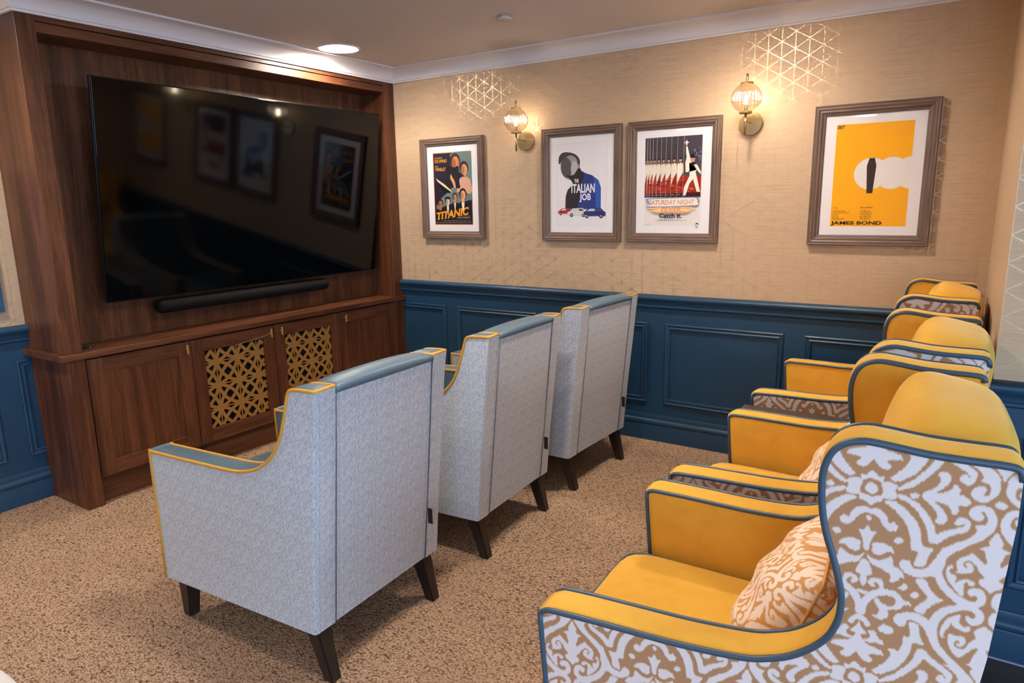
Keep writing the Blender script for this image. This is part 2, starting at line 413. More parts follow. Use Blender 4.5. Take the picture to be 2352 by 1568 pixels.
def brush_weave():
    rs = np.random.RandomState(11); n = 384; acc = np.zeros((n, n), np.float32)
    yy, xx = np.mgrid[0:n, 0:n].astype(np.float32)
    for i in range(120):
        cx, cy = rs.rand(2)*n; L = rs.uniform(50, 110); w = rs.uniform(14, 34)
        a = math.radians(rs.choice([84, 60, 100, 45, 8, 75])+rs.uniform(-9, 9)); v = rs.uniform(-.45, .30); cv = rs.uniform(-.004, .004)
        dx = (xx-cx+n/2) % n-n/2; dy = (yy-cy+n/2) % n-n/2
        s = dx*math.cos(a)+dy*math.sin(a); t = -dx*math.sin(a)+dy*math.cos(a)+s*s*cv
        wl = w/2*(1-.5*(s/L+.5))
        m = (np.abs(s) < L/2) & (np.abs(t) < wl)
        hatch = v+.22*np.sin(t*rs.uniform(.9, 1.5))
        acc[m] = hatch[m]
        e = (np.abs(s) < L/2) & (np.abs(np.abs(t)-wl) < 1.5) & (t*rs.choice([-1, 1]) > 0)
        acc[e] = .95
        if rs.rand() < .5:
            e = (np.abs(s-L/2) < 1.6) & (np.abs(t) < wl); acc[e] = .8
    k = np.clip(blur(acc, 2)*.5+.5, 0, 1)[..., None]
    a = np.array([.90, .90, .89]); b = np.array([.44, .49, .565])
    return to_image('brush_weave', b*(1-k)+a*k)
def image_mat(name, im, rough, tint=None, sheen=.2):
    m = NT(name); t = m.add('ShaderNodeTexImage'); t.image = im; t.interpolation = 'Cubic'
    uv = m.add('ShaderNodeUVMap'); uv.uv_map = 'UVMap'; m.l(uv.outputs[0], t.inputs[0])
    m.base(t.outputs[0] if tint is None else m.mix(1.0, t.outputs[0], t.outputs[0]))
    m.set(Roughness=rough); m.p.inputs['Sheen Weight'].default_value = sheen; m.p.inputs['Specular IOR Level'].default_value = .3
    m.bump(m.noise(m.coords(), 700, 2, .6), .15, .0005); return m.m
M['damask'] = image_mat('damask_fabric', damask(), .75)
M['brush'] = image_mat('brushed_fabric', brush_weave(), .55)
def uvmap(bm, su, sv, ou=0, ov=0):
    """box mapping in metres: side faces by (x, z), rear faces by (y, z), tops by (x, y)"""
    L = bm.loops.layers.uv.new('UVMap'); bm.normal_update()
    for f in bm.faces:
        n = f.normal
        for l in f.loops:
            c = l.vert.co
            if abs(n.y) >= abs(n.x) and abs(n.y) >= abs(n.z): q = (c.x, c.z)
            elif abs(n.x) >= abs(n.z): q = (c.y+.31, c.z)
            else: q = (c.x, c.y)
            l[L].uv = ((q[0]-ou)/su, (q[1]-ov)/sv)

# ------------------------------------------------------------------ room shell
def quadwall(name, segs, mats=None, **k):
    bm = bmesh.new()
    for s in segs: box(bm, *s)
    return obj(name, bm, mats or [M['paper'], M['blue']], kind='structure', **k)
SPL = .92
def wall_seg(x0, x1, y0, y1): return [(x0, x1, y0, y1, 0, SPL, 1), (x0, x1, y0, y1, SPL, HT, 0)]
def wall(name, x0, x1, y0, y1): return quadwall(name, wall_seg(x0, x1, y0, y1))
wb = wall('wall_back', XL-.1, XR+.1, 0, .1)
wl = wall('wall_left', XL-.1, XL, YR, 0)
wr = wall('wall_right', XR, XR+.1, YH+.1, 0)
wh = wall('wall_hall', XR, XE+.1, YH, YH+.1)
# window walls
def window_wall(name, axis, at, a0, a1, w0, w1, z0=.70, z1=2.2):
    segs = []
    def s(p0, p1, za, zb):
        if axis == 'x': return (at, at+.1, p0, p1, za, zb)
        return (p0, p1, at-.1, at, za, zb)
    for (p0, p1, za, zb) in ((a0, w0, 0, HT), (w1, a1, 0, HT), (w0, w1, 0, z0), (w0, w1, z1, HT)):
        segs.append(s(p0, p1, za, zb)+(0,))
    w = quadwall(name, segs)
    n = 3; 
    bm = bmesh.new()
    for i in range(n+1):
        c = w0+(w1-w0)*i/n; lo = max(w0, c-.03); hi = min(w1, c+.03)
        q = s(lo, hi, z0, z1); d = (q[0]+.02, q[1]-.02, q[2], q[3], q[4], q[5]) if axis == 'x' else (q[0], q[1], q[2]+.02, q[3]-.02, q[4], q[5])
        box(bm, *d)
    for za, zb in ((z0, z0+.05), (z1-.05, z1)):
        q = s(w0, w1, za, zb); d = (q[0]+.02, q[1]-.02, q[2], q[3], q[4], q[5]) if axis == 'x' else (q[0], q[1], q[2]+.02, q[3]-.02, q[4], q[5])
        box(bm, *d)
    return w, bm
w1, bm = window_wall('wall_east', 'x', XE, YR-.1, YH, -6.3, -2.9)
obj('window_1', bm, M['white'], kind='structure')
w2, bm = window_wall('wall_front', 'y', YR, XL, XE, 3.9, 5.5)
obj('window_2', bm, M['white'], kind='structure')
bm = bmesh.new(); box(bm, XL-.1, XR+.018, YR-.1, .1, -.1, 0); obj('floor', bm, M['carpet'], kind='structure')
bm = bmesh.new(); box(bm, XR+.018, XE+.1, YR-.1, YH, -.1, 0); obj('floor', bm, M['darkfloor'], kind='structure')
bm = bmesh.new(); box(bm, XL-.1, XE+.1, YR-.1, .1, HT, HT+.1); obj('ceiling', bm, M['ceil'], kind='structure')

DADO = [(0,.934),(.014,.934),(.028,.928),(.035,.918),(.035,.907),(.027,.897),(.018,.889),(.015,.878),(.014,.870),(.019,.866),(.019,.857),(.011,.851),(0,.850)]
SKIRT = [(0,.170),(.006,.170),(.010,.160),(.010,.140),(.014,.137),(.021,.130),(.023,.120),(.020,.110),(.015,.105),(.017,.100),(.018,.0),(0,0)]
cove = [(.02+.085*(1-math.cos(t*PI/2)), 2.378+.064*math.sin(t*PI/2)) for t in [i/8 for i in range(9)]]
CORN = [(0,2.366),(.013,2.366),(.013,2.376)]+cove+[(.12,2.443),(.12,HT-.0005),(0,HT-.0005)]
UL = -2.435    # left end of media wall
def strip(name, path, prof, mat, parent=None, smooth=40, **k):
    bm = bmesh.new(); sweep(bm, path, prof); return obj(name, bm, mat, parent, smooth, **k)
PB = [(0, 0), (XR, 0), (XR, YH), (XE, YH)]
strip('trim_1', PB, DADO, M['blue'], kind='structure')
strip('baseboard_back', PB, SKIRT, M['blue'], kind='structure')
strip('trim_2', [(XL, YR), (XL, UL)], DADO, M['blue'], kind='structure')
strip('baseboard_left', [(XL, YR), (XL, UL)], SKIRT, M['blue'], kind='structure')
strip('trim_3', [(XL, YR), (XL, UL), (0, UL), (0, 0), (XR, 0), (XR, YH), (XE, YH)], CORN, M['white'], smooth=25, kind='structure')
strip('trim_4', [(XE, YH), (XE, YR), (XL, YR)], CORN, M['white'], smooth=25, kind='structure')
bm = bmesh.new(); box(bm, XR+.03, XE, YH-.024, YH-.0185, 0, .004); obj('trim_5', bm, M['grey'], kind='structure')
# panel mouldings: rectangular frames lying on a wall plane
MP = [(0,0),(0,.010),(.006,.014),(.012,.010),(.020,.008),(.026,.014),(.033,.012),(.036,.004),(.036,0)]   # (inward, out)
def panel_frame(parent, org, du, dn, a0, a1, z0, z1, prof=MP, name='panel_moulding', mat=None):
    bm = bmesh.new(); du = Vector(du); dn = Vector(dn); org = Vector(org); cor = []
    for (a, z, sa, sz) in ((a0, z0, 1, 1), (a1, z0, -1, 1), (a1, z1, -1, -1), (a0, z1, 1, -1)):
        cor.append([bm.verts.new(org+du*(a+sa*i)+Vector((0, 0, z+sz*i))+dn*o) for (i, o) in prof])
    for i in range(4):
        A, B = cor[i], cor[(i+1) % 4]
        for k in range(len(prof)-1):
            f = bm.faces.new((A[k], A[k+1], B[k+1], B[k])); f.material_index = i % 2
    bmesh.ops.recalc_face_normals(bm, faces=bm.faces)
    return obj(name, bm, mat or [M['blue'], M['blue']], parent)
for a0, a1 in ((-.30, .426), (.526, 1.217), (1.317, 2.018), (2.13, 2.82), (2.93, 3.62)):
    panel_frame(wb, (0, -.0005, 0), (1, 0, 0), (0, -1, 0), a0, a1, .247, .757)
for a0, a1 in ((-2.505, -1.90), (-3.31, -2.612), (-4.1, -3.42)):
    panel_frame(wl, (XL+.0005, 0, 0), (0, 1, 0), (1, 0, 0), a0, a1, .245, .755)
for a0, a1 in ((3.82, 4.5), (4.6, 5.3)):
    panel_frame(wh, (0, YH-.0005, 0), (1, 0, 0), (0, -1, 0), a0, a1, .255, .757)
panel_frame(wr, (XR-.0005, 0, 0), (0, 1, 0), (-1, 0, 0), -1.31, -.10, .247, .757)

# ------------------------------------------------------------------ media wall
def part(par, name, mat, *b, bev=.0012, **k):
    o = obj(name, bbox_bm(*b, bev=bev, seg=1), mat, par, **k); return o
su = empty('media_surround', (0, 0, 0), label='dark walnut media wall surround with pilasters and recessed back panel around the television', cat='media wall')
for y0, y1 in ((UL, -2.351), (-.10, -.0005)):
    part(su, 'pilaster', M['wood_z'], XL+.0005, 0, y0, y1, .8105, 2.3655)
part(su, 'header', M['wood_y'], XL+.001, -.008, -2.351, -.10, 2.296, 2.340)
part(su, 'header_fascia', M['wood_y'], XL+.001, 0, -2.351, -.10, 2.343, 2.3655)
part(su, 'back_panel', M['wood_z'], XL+.001, -.23, -2.351, -.10, .8105, 2.296, bev=0)
for y0, y1 in ((UL, -2.351), (-.112, -.0005)):
    part(su, 'base_pilaster', M['wood_z'], XL+.0005, .006, y0, y1, 0.0, .778)
part(su, 'plinth', M['wood_y'], -.10, -.045, -2.351, -.112, 0, .138)
tag(obj('worktop', bbox_bm(XL+.0005, .028, -2.468, -.0005, .779, .810, bev=.002), M['wood_y']),
    'long walnut worktop ledge running under the television across the cabinets', 'worktop')
def door(cab, y0, y1, hy, fret=False):
    """shaker door from y0 to y1, front at x=.002"""
    z0, z1, sw, xb, xf = .146, .768, .077, -.020, .002
    d = empty('door'); d.parent = cab
    for nm, m, a in (('stile', 'wood_z', (y0, y0+sw, z0, z1)), ('stile', 'wood_z', (y1-sw, y1, z0, z1)),
                     ('rail', 'wood_y', (y0+sw, y1-sw, z1-.077, z1)), ('rail', 'wood_y', (y0+sw, y1-sw, z0, z0+.077))):
        part(d, nm, M[m], xb, xf, *a, bev=.0008)
    if not fret:
        part(d, 'door_panel', M['wood_z'], xb, xf-.009, y0+sw, y1-sw, z0+.077, z1-.077, bev=0)
    else:
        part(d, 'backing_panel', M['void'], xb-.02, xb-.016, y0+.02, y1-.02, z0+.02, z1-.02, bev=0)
        fretwork(d, xf-.010, y0+sw, y1-sw, z0+.077, z1-.077)
    bm = bmesh.new(); tube(bm, [(xf, hy, .727), (xf+.026, hy, .727)], .0035); 
    box(bm, xf+.024, xf+.032, hy-.004, hy+.004, .700, .752)
    obj('handle', bm, M['brass'], d, label='slim brass bar handle')
def fretwork(par, x, y0, y1, z0, z1):
    bm = bmesh.new(); P = .1400; r = .205; cnt = [0]
    ny, nz = y0+.0735, z1-.0775
    def clampq(p): return (y0 <= p[0] <= y1) and (z0 <= p[1] <= z1)
    def ribbon(pts, wf):
        # split into segments inside the opening
        run = []
        def flush():
            nonlocal run
            if len(run) > 1:
                cnt[0] += 1; xo = x+.00002*cnt[0]
                L, R_ = [], []
                for i, (p, w) in enumerate(run):
                    a = run[max(i-1, 0)][0]; b = run[min(i+1, len(run)-1)][0]
                    t = Vector((b[0]-a[0], b[1]-a[1])).normalized(); n = Vector((-t.y, t.x))*w
                    cl = lambda q: (min(max(q[0], y0), y1), min(max(q[1], z0), z1))
                    l = cl((p[0]+n.x, p[1]+n.y)); q = cl((p[0]-n.x, p[1]-n.y))
                    L.append((bm.verts.new((xo, *l)), bm.verts.new((xo-.005, *l)))); R_.append((bm.verts.new((xo, *q)), bm.verts.new((xo-.005, *q))))
                for i in range(len(run)-1):
                    bm.faces.new((L[i][0], L[i+1][0], R_[i+1][0], R_[i][0]))
                    bm.faces.new((L[i][0], L[i][1], L[i+1][1], L[i+1][0])); bm.faces.new((R_[i][0], R_[i+1][0], R_[i+1][1], R_[i][1]))
            run = []
        for i, p in enumerate(pts):
            w = wf(i/(len(pts)-1))
            if clampq(p): run.append((p, w))
            else: flush()
        flush()
    ch = P*math.sqrt(2); s = .0305
    for i in range(-1, 4):
        for j in range(-1, 5):
            a = Vector((ny+i*P, nz-j*P))
            for dv in (Vector((1, 0)), Vector((0, -1))):
                ribbon([tuple(a+dv*P*t/24) for t in range(25)], lambda t: .0030+.003*abs(2*t-1)**2)
            for dv in (Vector((P, -P)), Vector((P, P))):
                nrm = Vector((-dv.y, dv.x)).normalized()
                for sg in (1, -1):
                    ribbon([tuple(a+dv*(t/28)+nrm*sg*s*(1-abs(2*t/28-1)**2)) for t in range(29)], lambda t: .0096)
            if y0-.02 < a.x < y1+.02 and z0-.02 < a.y < z1+.02:
                pts = []
                cnt[0] += 1; xo = x+.00002*cnt[0]
                vs = [bm.verts.new((xo, min(max(a.x+.027*math.cos(k*PI/8), y0), y1), min(max(a.y+.027*math.sin(k*PI/8), z0), z1))) for k in range(16)]
                try: bm.faces.new(vs)
                except ValueError: pass
    obj('fretwork', bm, M['fret'], par, label='gold geometric fretwork panel')
def cabinet(label, y0, y1, doors):
    c = empty('cabinet', (0, 0, 0), label=label, cat='cabinet', group='walnut cabinets under the worktop')
    bm = bmesh.new()
    for b in ((XL+.04, -.0215, y0, y0+.012, .139, .778), (XL+.04, -.0215, y1-.012, y1, .139, .778), (XL+.04, -.045, y0+.012, y1-.012, .139, .15), (XL+.04, XL+.05, y0+.012, y1-.012, .15, .778)):
        box(bm, *b)
    obj('body', bm, M['wood_z'], c)
    for d in doors: door(c, *d)
    return c
cabinet('single panelled walnut cabinet at the left end of the worktop, beside the blue wall', -2.351, -1.787, [(-2.345, -1.789, -1.825)])
cabinet('double-door cabinet in the middle with two gold fretwork grilles', -1.787, -.673, [(-1.785, -1.224, -1.262, True), (-1.219, -.675, -1.182, True)])
cabinet('single panelled walnut cabinet at the right end, next to the wainscot corner', -.673, -.112, [(-.671, -.116, -.632)])
bm = bmesh.new(); pts = catmull([(.02, -1.262, .722), (.012, -1.30, .712), (.009, -1.40, .701), (.008, -1.49, .692), (.004, -1.535, .678), (-.004, -1.555, .664)], False, 5)
tube(bm, pts, .0014); obj('cable', bm, plain('grey_cable', lin(170, 160, 152), .5), label='thin grey cable strung from a brass handle over the left fretwork grille', cat='cable')
bm = bmesh.new(); lathe(bm, [(.03, 0), (.03, .004), (.024, .007), (0.0, .007)], 24, (-.10, -2.29, .8102))
obj('cable_grommet', bm, M['black'], label='small black round cable grommet set in the worktop at its left end', cat='grommet')

# television, tilted slightly forward, and the soundbar under it
tv = empty('television', (-.12, -1.1515, 1.02), label='large black flat screen television mounted in the walnut recess', cat='television')
tv.rotation_euler = (0, math.radians(6.2), 0)
obj('casing', bbox_bm(-.020, -.004, -.995, .990, 0.0, 1.125, bev=.002), M['bezel'], tv)
obj('screen', bbox_bm(-.004, .0015, -.989, .984, .008, 1.119, bev=.001), M['screen'], tv)
obj('wall_bracket', bbox_bm(-.105, -.020, -.25, .25, .40, .70), M['black'], tv)
bm = bmesh.new(); R0 = .040
prof = [(.0, -.62), (.022, -.618), (.034, -.610), (.0395, -.597), (R0, -.58), (R0, .58), (.0395, .597), (.034, .610), (.022, .618), (0, .62)]
lathe(bm, prof, 32, (0, 0, 0)); bmesh.ops.rotate(bm, cent=(0, 0, 0), matrix=Matrix.Rotation(PI/2, 3, 'X'), verts=bm.verts)
bmesh.ops.scale(bm, vec=(1.25, 1, 1), verts=bm.verts)
sb = empty('soundbar', (-.155, -1.25, .961), label='long black rounded soundbar mounted beneath the television', cat='soundbar')
obj('speaker_tube', bm, M['cloth_black'], sb)
obj('mount', bbox_bm(-.075, -.04, -.3, .3, -.02, .02), M['black'], sb)

# ------------------------------------------------------------------ ceiling fittings
def downlight(x, y, label):
    t = empty('downlight', (x, y, HT), label=label, cat='downlight', group='round ceiling downlights')
    bm = bmesh.new(); lathe(bm, [(.112, -.001), (.113, -.006), (.126, -.007), (.134, -.003), (.135, -.0005)], 48)
    obj('trim_ring', bm, M['white'], t)
    bm = bmesh.new(); lathe(bm, [(0, -.004), (.111, -.004)], 48); obj('diffuser', bm, M['downlight'], t)
    l = bpy.data.lights.new('downlight_lamp', 'AREA'); l.shape = 'DISK'; l.size = .20; l.energy = DOWN_W; l.color = DOWN_COL; l.spread = math.radians(145)
    o = bpy.data.objects.new('downlight_lamp', l); C.objects.link(o); o.parent = t; o.location = (0, 0, -.009)
downlight(.26, -.76, 'lit round downlight above the television surround')
DL = [(2.60, -.78, 'lit round downlight over the poster wall, between seats'), (.26, -3.2, 'lit round downlight over the open carpet at the left'),
      (2.3, -2.30, 'lit round downlight over the aisle between the two rows of seats'),
      (.26, -5.6, 'lit round downlight at the rear left of the room'), (2.5, -5.6, 'lit round downlight at the rear middle of the room'),
      (5.1, -5.6, 'lit round downlight at the rear right near the windows')]
for a in DL: downlight(*a)
bm = bmesh.new(); lathe(bm, [(.030, 0), (.030, -.008), (.040, -.010), (.041, -.014), (.036, -.017), (0, -.018)], 32, (1.49, -.757, HT-.0005))
obj('ceiling_sensor', bm, M['ceil'], label='small flat round cover plate on the ceiling above the posters', cat='ceiling plate')

# ------------------------------------------------------------------ wall sconces
def sconce():
    t = empty('wall_lamp', (0, 0, 0), cat='wall lamp', group='brass globe wall lamps')
    bm = bmesh.new(); lathe(bm, [(.061, .0005), (.061, .014), (.059, .017), (.012, .019), (0, .0191)], 64, (0, 0, 0), axis='y')
    obj('back_plate', bm, M['antique'], t, smooth=12)
    D = -.125
    bm = bmesh.new(); tube(bm, [(0, -.015, .004), (0, D, .004)], .005, n=12); obj('arm', bm, M['antique'], t)
    bm = bmesh.new(); tube(bm, [(0, D, -.070), (0, D, .046)], .0058, n=14); obj('lower_stem', bm, M['antique'], t)
    bm = bmesh.new(); tube(bm, [(0, D, .190), (0, D, .240)], .0058, n=14); obj('upper_stem', bm, M['antique'], t)
    for z in (.040, .186):
        bm = bmesh.new(); lathe(bm, [(0, 0), (.031, 0), (.033, .002), (.033, .009), (.031, .011), (0, .011)], 40, (0, D, z)); obj('collar', bm, M['antique'], t, smooth=30)
    bm = bmesh.new(); pr = []
    for i in range(29):
        a = -PI/2*.80+PI*.80*i/28; pr.append((.076*math.cos(a), .0715/.951*math.sin(a)+.1185))
    lathe(bm, pr[0:], 192, (0, D, 0), mod=lambda a, h: 1+.030*math.cos(24*a)*max(0, 1-((h-.1185)/.08)**2))
    bm.faces.ensure_lookup_table()
    caps = [f for f in bm.faces if len(f.verts) > 4]
    bmesh.ops.delete(bm, geom=caps, context='FACES')
    obj('glass_globe', bm, M['globe'], t)
    bm = bmesh.new(); lathe(bm, [(0, .051), (.009, .051), (.009, .085), (0, .085)], 20, (0, D, 0)); obj('lamp_holder', bm, M['antique'], t)
    bm = bmesh.new(); lathe(bm, [(0, .086), (.007, .086), (.009, .092), (.009, .122), (.007, .130), (0, .134)], 20, (0, D, 0)); obj('bulb', bm, M['bulb'], t)
    return t
sc = sconce(); sc.location = (1.146, 0, 1.893); sc['label'] = 'brass wall lamp with fluted glass globe, nearer the television corner'
s2 = copy_tree(sc); s2.location = (2.584, 0, 1.897); s2['label'] = 'brass wall lamp with fluted glass globe left of the yellow poster'

# ------------------------------------------------------------------ framed posters
class Print:
    """flat printed sheet: coloured areas and lettering, a few tenths of a millimetre apart; u,v in 0..1"""
    def __init__(s, w, h): s.w, s.h, s.bm, s.mats, s.idx, s.k = w, h, bmesh.new(), [], {}, 0
    def mi(s, rgb):
        if rgb not in s.idx: s.idx[rgb] = len(s.mats); s.mats.append(plain('ink_%d_%d_%d' % rgb, lin(*rgb), .55, spec=.2))
        return s.idx[rgb]
    def poly(s, P, rgb, smooth=False, clip=True):
        if smooth: P = catmull([tuple(p) for p in P], True, 4)
        s.k += 1; c = (lambda q: min(max(q, 0), 1)) if clip else (lambda q: q)
        y = -.00006*s.k
        Q = []
        for u, v in P:
            q = (round((c(u)-.5)*s.w, 6), round((c(v)-.5)*s.h, 6))
            if not Q or q != Q[-1]: Q.append(q)
        f = s.bm.faces.new([s.bm.verts.new((q[0], y, q[1])) for q in Q]); f.material_index = s.mi(rgb); f.normal_update()
        if f.normal.y > 0: f.normal_flip()
    def rect(s, u0, u1, v0, v1, rgb): s.poly([(u0, v0), (u1, v0), (u1, v1), (u0, v1)], rgb)
    def oval(s, u, v, a, b, rgb, rot=0, n=24, **k):
        s.poly([(u+a*math.cos(t)*math.cos(rot)-b*math.sin(t)*math.sin(rot)*s.h/s.w, v+b*math.sin(t)*math.cos(rot)+a*math.cos(t)*math.sin(rot)*s.w/s.h) for t in [2*PI*i/n for i in range(n)]], rgb, **k)
    def text(s, body, u, v, hgt, rgb, width=None, bold=0, shear=0, rot=0, align='LEFT'):
        s.k += 1
        cu = bpy.data.curves.new('t', 'FONT'); cu.body = body; cu.size = 1; cu.offset = bold; cu.shear = shear; cu.resolution_u = 3
        o = bpy.data.objects.new('t', cu); C.objects.link(o); dg = bpy.context.evaluated_depsgraph_get(); dg.update()
        me = bpy.data.meshes.new_from_object(o.evaluated_get(dg)); bpy.data.objects.remove(o)
        co = np.array([v_.co[:] for v_ in me.vertices])
        if len(co) == 0: return
        x0, x1 = co[:, 0].min(), co[:, 0].max(); y0, y1 = co[:, 1].min(), co[:, 1].max()
        sy = hgt*s.h/(y1-y0); sx = (width*s.w/(x1-x0)) if width else sy
        W_ = (x1-x0)*sx; ax = {'LEFT': 0, 'CENTER': -W_/2, 'RIGHT': -W_}[align]
        ca, sa = math.cos(rot), math.sin(rot); vs = []
        for x, y, _ in co:
            px, py = (x-x0)*sx+ax, (y-y0)*sy
            vs.append(s.bm.verts.new(((u-.5)*s.w+px*ca-py*sa, -.00006*s.k, (v-.5)*s.h+px*sa+py*ca)))
        for p in me.polygons:
            try: f = s.bm.faces.new([vs[i] for i in p.vertices])
            except ValueError: continue
            f.material_index = s.mi(rgb); f.normal_update()
            if f.normal.y > 0: f.normal_flip()
        bpy.data.meshes.remove(me)
FR = [(0,0),(0,.030),(.004,.032),(.010,.030),(.018,.031),(.026,.027),(.034,.028),(.042,.021),(.050,.019),(.053,.014),(.053,.004)]
def framed(cx, label, pr, pw=.345, ph=.507, mat_line=False):
    zc = 1.603; w, h = .555, .702
    t = empty('framed_poster', (cx, -.001, zc), label=label, cat='framed poster', group='framed film posters on the wallpapered wall')
    panel_frame(t, (0, 0, 0), (1, 0, 0), (0, -1, 0), -w/2, w/2, -h/2, h/2, FR, 'frame', [M['fr_x'], M['fr_z']])
    obj('mat_board', bbox_bm(-.226, .226, -.010, -.001, -.300, .300), plain('mat_board', lin(226, 221, 222), .8), t)
    if mat_line:
        bm = bmesh.new()
        for a in ((-.176, .176, .2535, .2545), (-.176, .176, -.2545, -.2535), (-.176, -.175, -.254, .254), (.175, .176, -.254, .254)): box(bm, a[0], a[1], -.0104, -.0100, a[2], a[3])
        obj('mat_edge', bm, plain('mat_edge', lin(190, 184, 184), .8), t)
    me = obj('print', pr.bm, pr.mats, t); me.location = (0, -.0102, 0)
    bm = bmesh.new(); v = [bm.verts.new(p) for p in ((-.2245, -.0145, -.2985), (.2245, -.0145, -.2985), (.2245, -.0145, .2985), (-.2245, -.0145, .2985))]; bm.faces.new(v)
    obj('glass', bm, M['pane'], t)
PW, PH = .345, .507
# 1: ship film
p = Print(PW, PH); p.rect(0, 1, 0, 1, (214, 140, 62)); p.rect(.015, .985, .010, .990, (38, 32, 46))
p.poly([(.50,.985),(.985,.985),(.985,.40),(.90,.34),(.62,.30),(.35,.28),(.10,.22),(.06,.27),(.20,.38),(.46,.50),(.42,.62),(.46,.72),(.47,.90)], (104, 124, 120), True)
def bust(p, u, v, k, skin, hair, coat, shirt=None, hat=False, sh=1.0, tilt=0):
    p.poly([(u-.14*k*sh, v-.20*k), (u-.12*k*sh, v-.115*k), (u-.04*k, v-.075*k), (u+.04*k, v-.075*k), (u+.12*k*sh, v-.115*k), (u+.15*k*sh, v-.20*k)], coat, False)
    p.poly([(u-.03*k, v-.10*k), (u+.03*k, v-.10*k), (u+.028*k, v-.02*k), (u-.028*k, v-.02*k)], skin)
    if shirt: p.poly([(u-.03*k, v-.09*k), (u+.03*k, v-.09*k), (u+.01*k, v-.20*k), (u-.01*k, v-.20*k)], shirt)
    p.oval(u, v+.008*k, .074*k, .060*k, hair); p.oval(u+.004*k, v-.008*k, .052*k, .050*k, skin)
    p.oval(u-.02*k, v-.012*k, .030*k, .036*k, tuple(int(c*.78) for c in skin))
    if hat: p.rect(u-.07*k, u+.07*k, v+.030*k, v+.062*k, (28, 24, 30))
SK = (206, 124, 76)
bust(p, .80, .765, 1.55, (214, 140, 100), (62, 34, 28), (212, 158, 128), sh=.9)
bust(p, .585, .865, 1.75, SK, (70, 46, 30), (34, 26, 28), (220, 200, 170), sh=1.15)
p.poly([(.37,.82),(.40,.60),(.66,.50),(.68,.60),(.66,.80),(.55,.79)], (34, 26, 28), True)
p.poly([(.46,.70),(.50,.66),(.56,.60),(.58,.52),(.54,.51),(.50,.58),(.45,.64)], (214, 138, 86), True)
p.poly([(.68,.62),(.78,.66),(.95,.62),(.97,.44),(.86,.44),(.72,.50)], (206, 156, 130), True)
p.poly([(.06,.64),(.12,.60),(.30,.52),(.46,.46),(.42,.44),(.30,.46),(.18,.52)], (20, 18, 24)); p.poly([(.06,.655),(.10,.64),(.30,.56),(.47,.475),(.46,.455),(.28,.53),(.12,.60)], (218, 196, 150))
bust(p, .16, .30, .95, (190, 104, 64), (36, 22, 24), (24, 20, 24)); bust(p, .36, .33, .95, (214, 190, 160), (40, 34, 40), (26, 24, 32), (220, 210, 190), hat=True)
bust(p, .55, .385, .90, (196, 128, 84), (64, 40, 30), (30, 26, 34), (214, 200, 180)); bust(p, .76, .42, 1.25, (226, 156, 108), (44, 30, 28), (30, 26, 34), (232, 220, 196), sh=.9)
OR = (232, 152, 38)
p.text('LEONARDO', .055, .915, .024, OR, .20, .01); p.text('DICAPRIO', .055, .862, .044, OR, .32, .02)
p.text('KATE', .055, .800, .022, OR, .085, .01); p.text('WINSLET', .06, .748, .046, OR, .28, .02)
p.text('TITANIC', .07, .065, .108, OR, .86, .035, shear=.28, rot=.135)
p.text('Directed by', .72, .118, .012, (200, 176, 120), .20); p.text('JAMES CAMERON', .60, .090, .018, (220, 190, 120), .33, .01)
for i, wd in enumerate(('ZANE', 'BATES', 'FISHER', 'HILL', 'HYDE', 'STUART', 'PAXTON')): p.text(wd, .24+.103*i, .052, .012, (200, 176, 130), .075)
p.text('PARAMOUNT PICTURES AND TWENTIETH CENTURY FOX PRESENT A LIGHTSTORM ENTERTAINMENT PRODUCTION', .03, .028, .010, (200, 176, 130), .93)
framed(.530, 'framed dark poster lettered TITANIC in orange, with a ship, nearest the television corner', p)
# 2: blue coat poster
p = Print(PW, PH); p.rect(0, 1, 0, 1, (224, 219, 220))
p.poly([(.17,.20),(.18,.36),(.22,.44),(.32,.50),(.33,.52),(.24,.60),(.50,.67),(.60,.635),(.72,.61),(.85,.55),(.90,.46),(.90,.30),(.90,.20)], (34, 54, 122))
p.poly([(.17,.20),(.18,.36),(.22,.44),(.32,.50),(.33,.52),(.24,.60),(.50,.67),(.56,.60),(.50,.50),(.42,.20)], (28, 28, 38))
p.poly([(.74,.60),(.85,.55),(.90,.46),(.90,.20),(.80,.20),(.80,.45)], (38, 84, 168))
p.oval(.28, .72, .20, .16, (142, 138, 140), rot=.12); p.oval(.19, .715, .115, .125, (74, 70, 72), rot=.12)
p.poly([(.03,.78),(.05,.86),(.14,.90),(.30,.89),(.42,.85),(.48,.78),(.44,.74),(.40,.82),(.28,.86),(.16,.83),(.10,.80),(.06,.76)], (52, 50, 52), True)
p.oval(.36, .70, .07, .09, (176, 172, 172)); p.poly([(.20,.62),(.30,.56),(.40,.59),(.50,.67),(.44,.70),(.34,.62)], (30, 30, 34), True)
p.text('THE', .36, .525, .046, (226, 222, 224), .09, .03); p.text('ITALIAN', .30, .400, .110, (226, 222, 224), .48, .03); p.text('JOB', .47, .285, .105, (226, 222, 224), .23, .03)
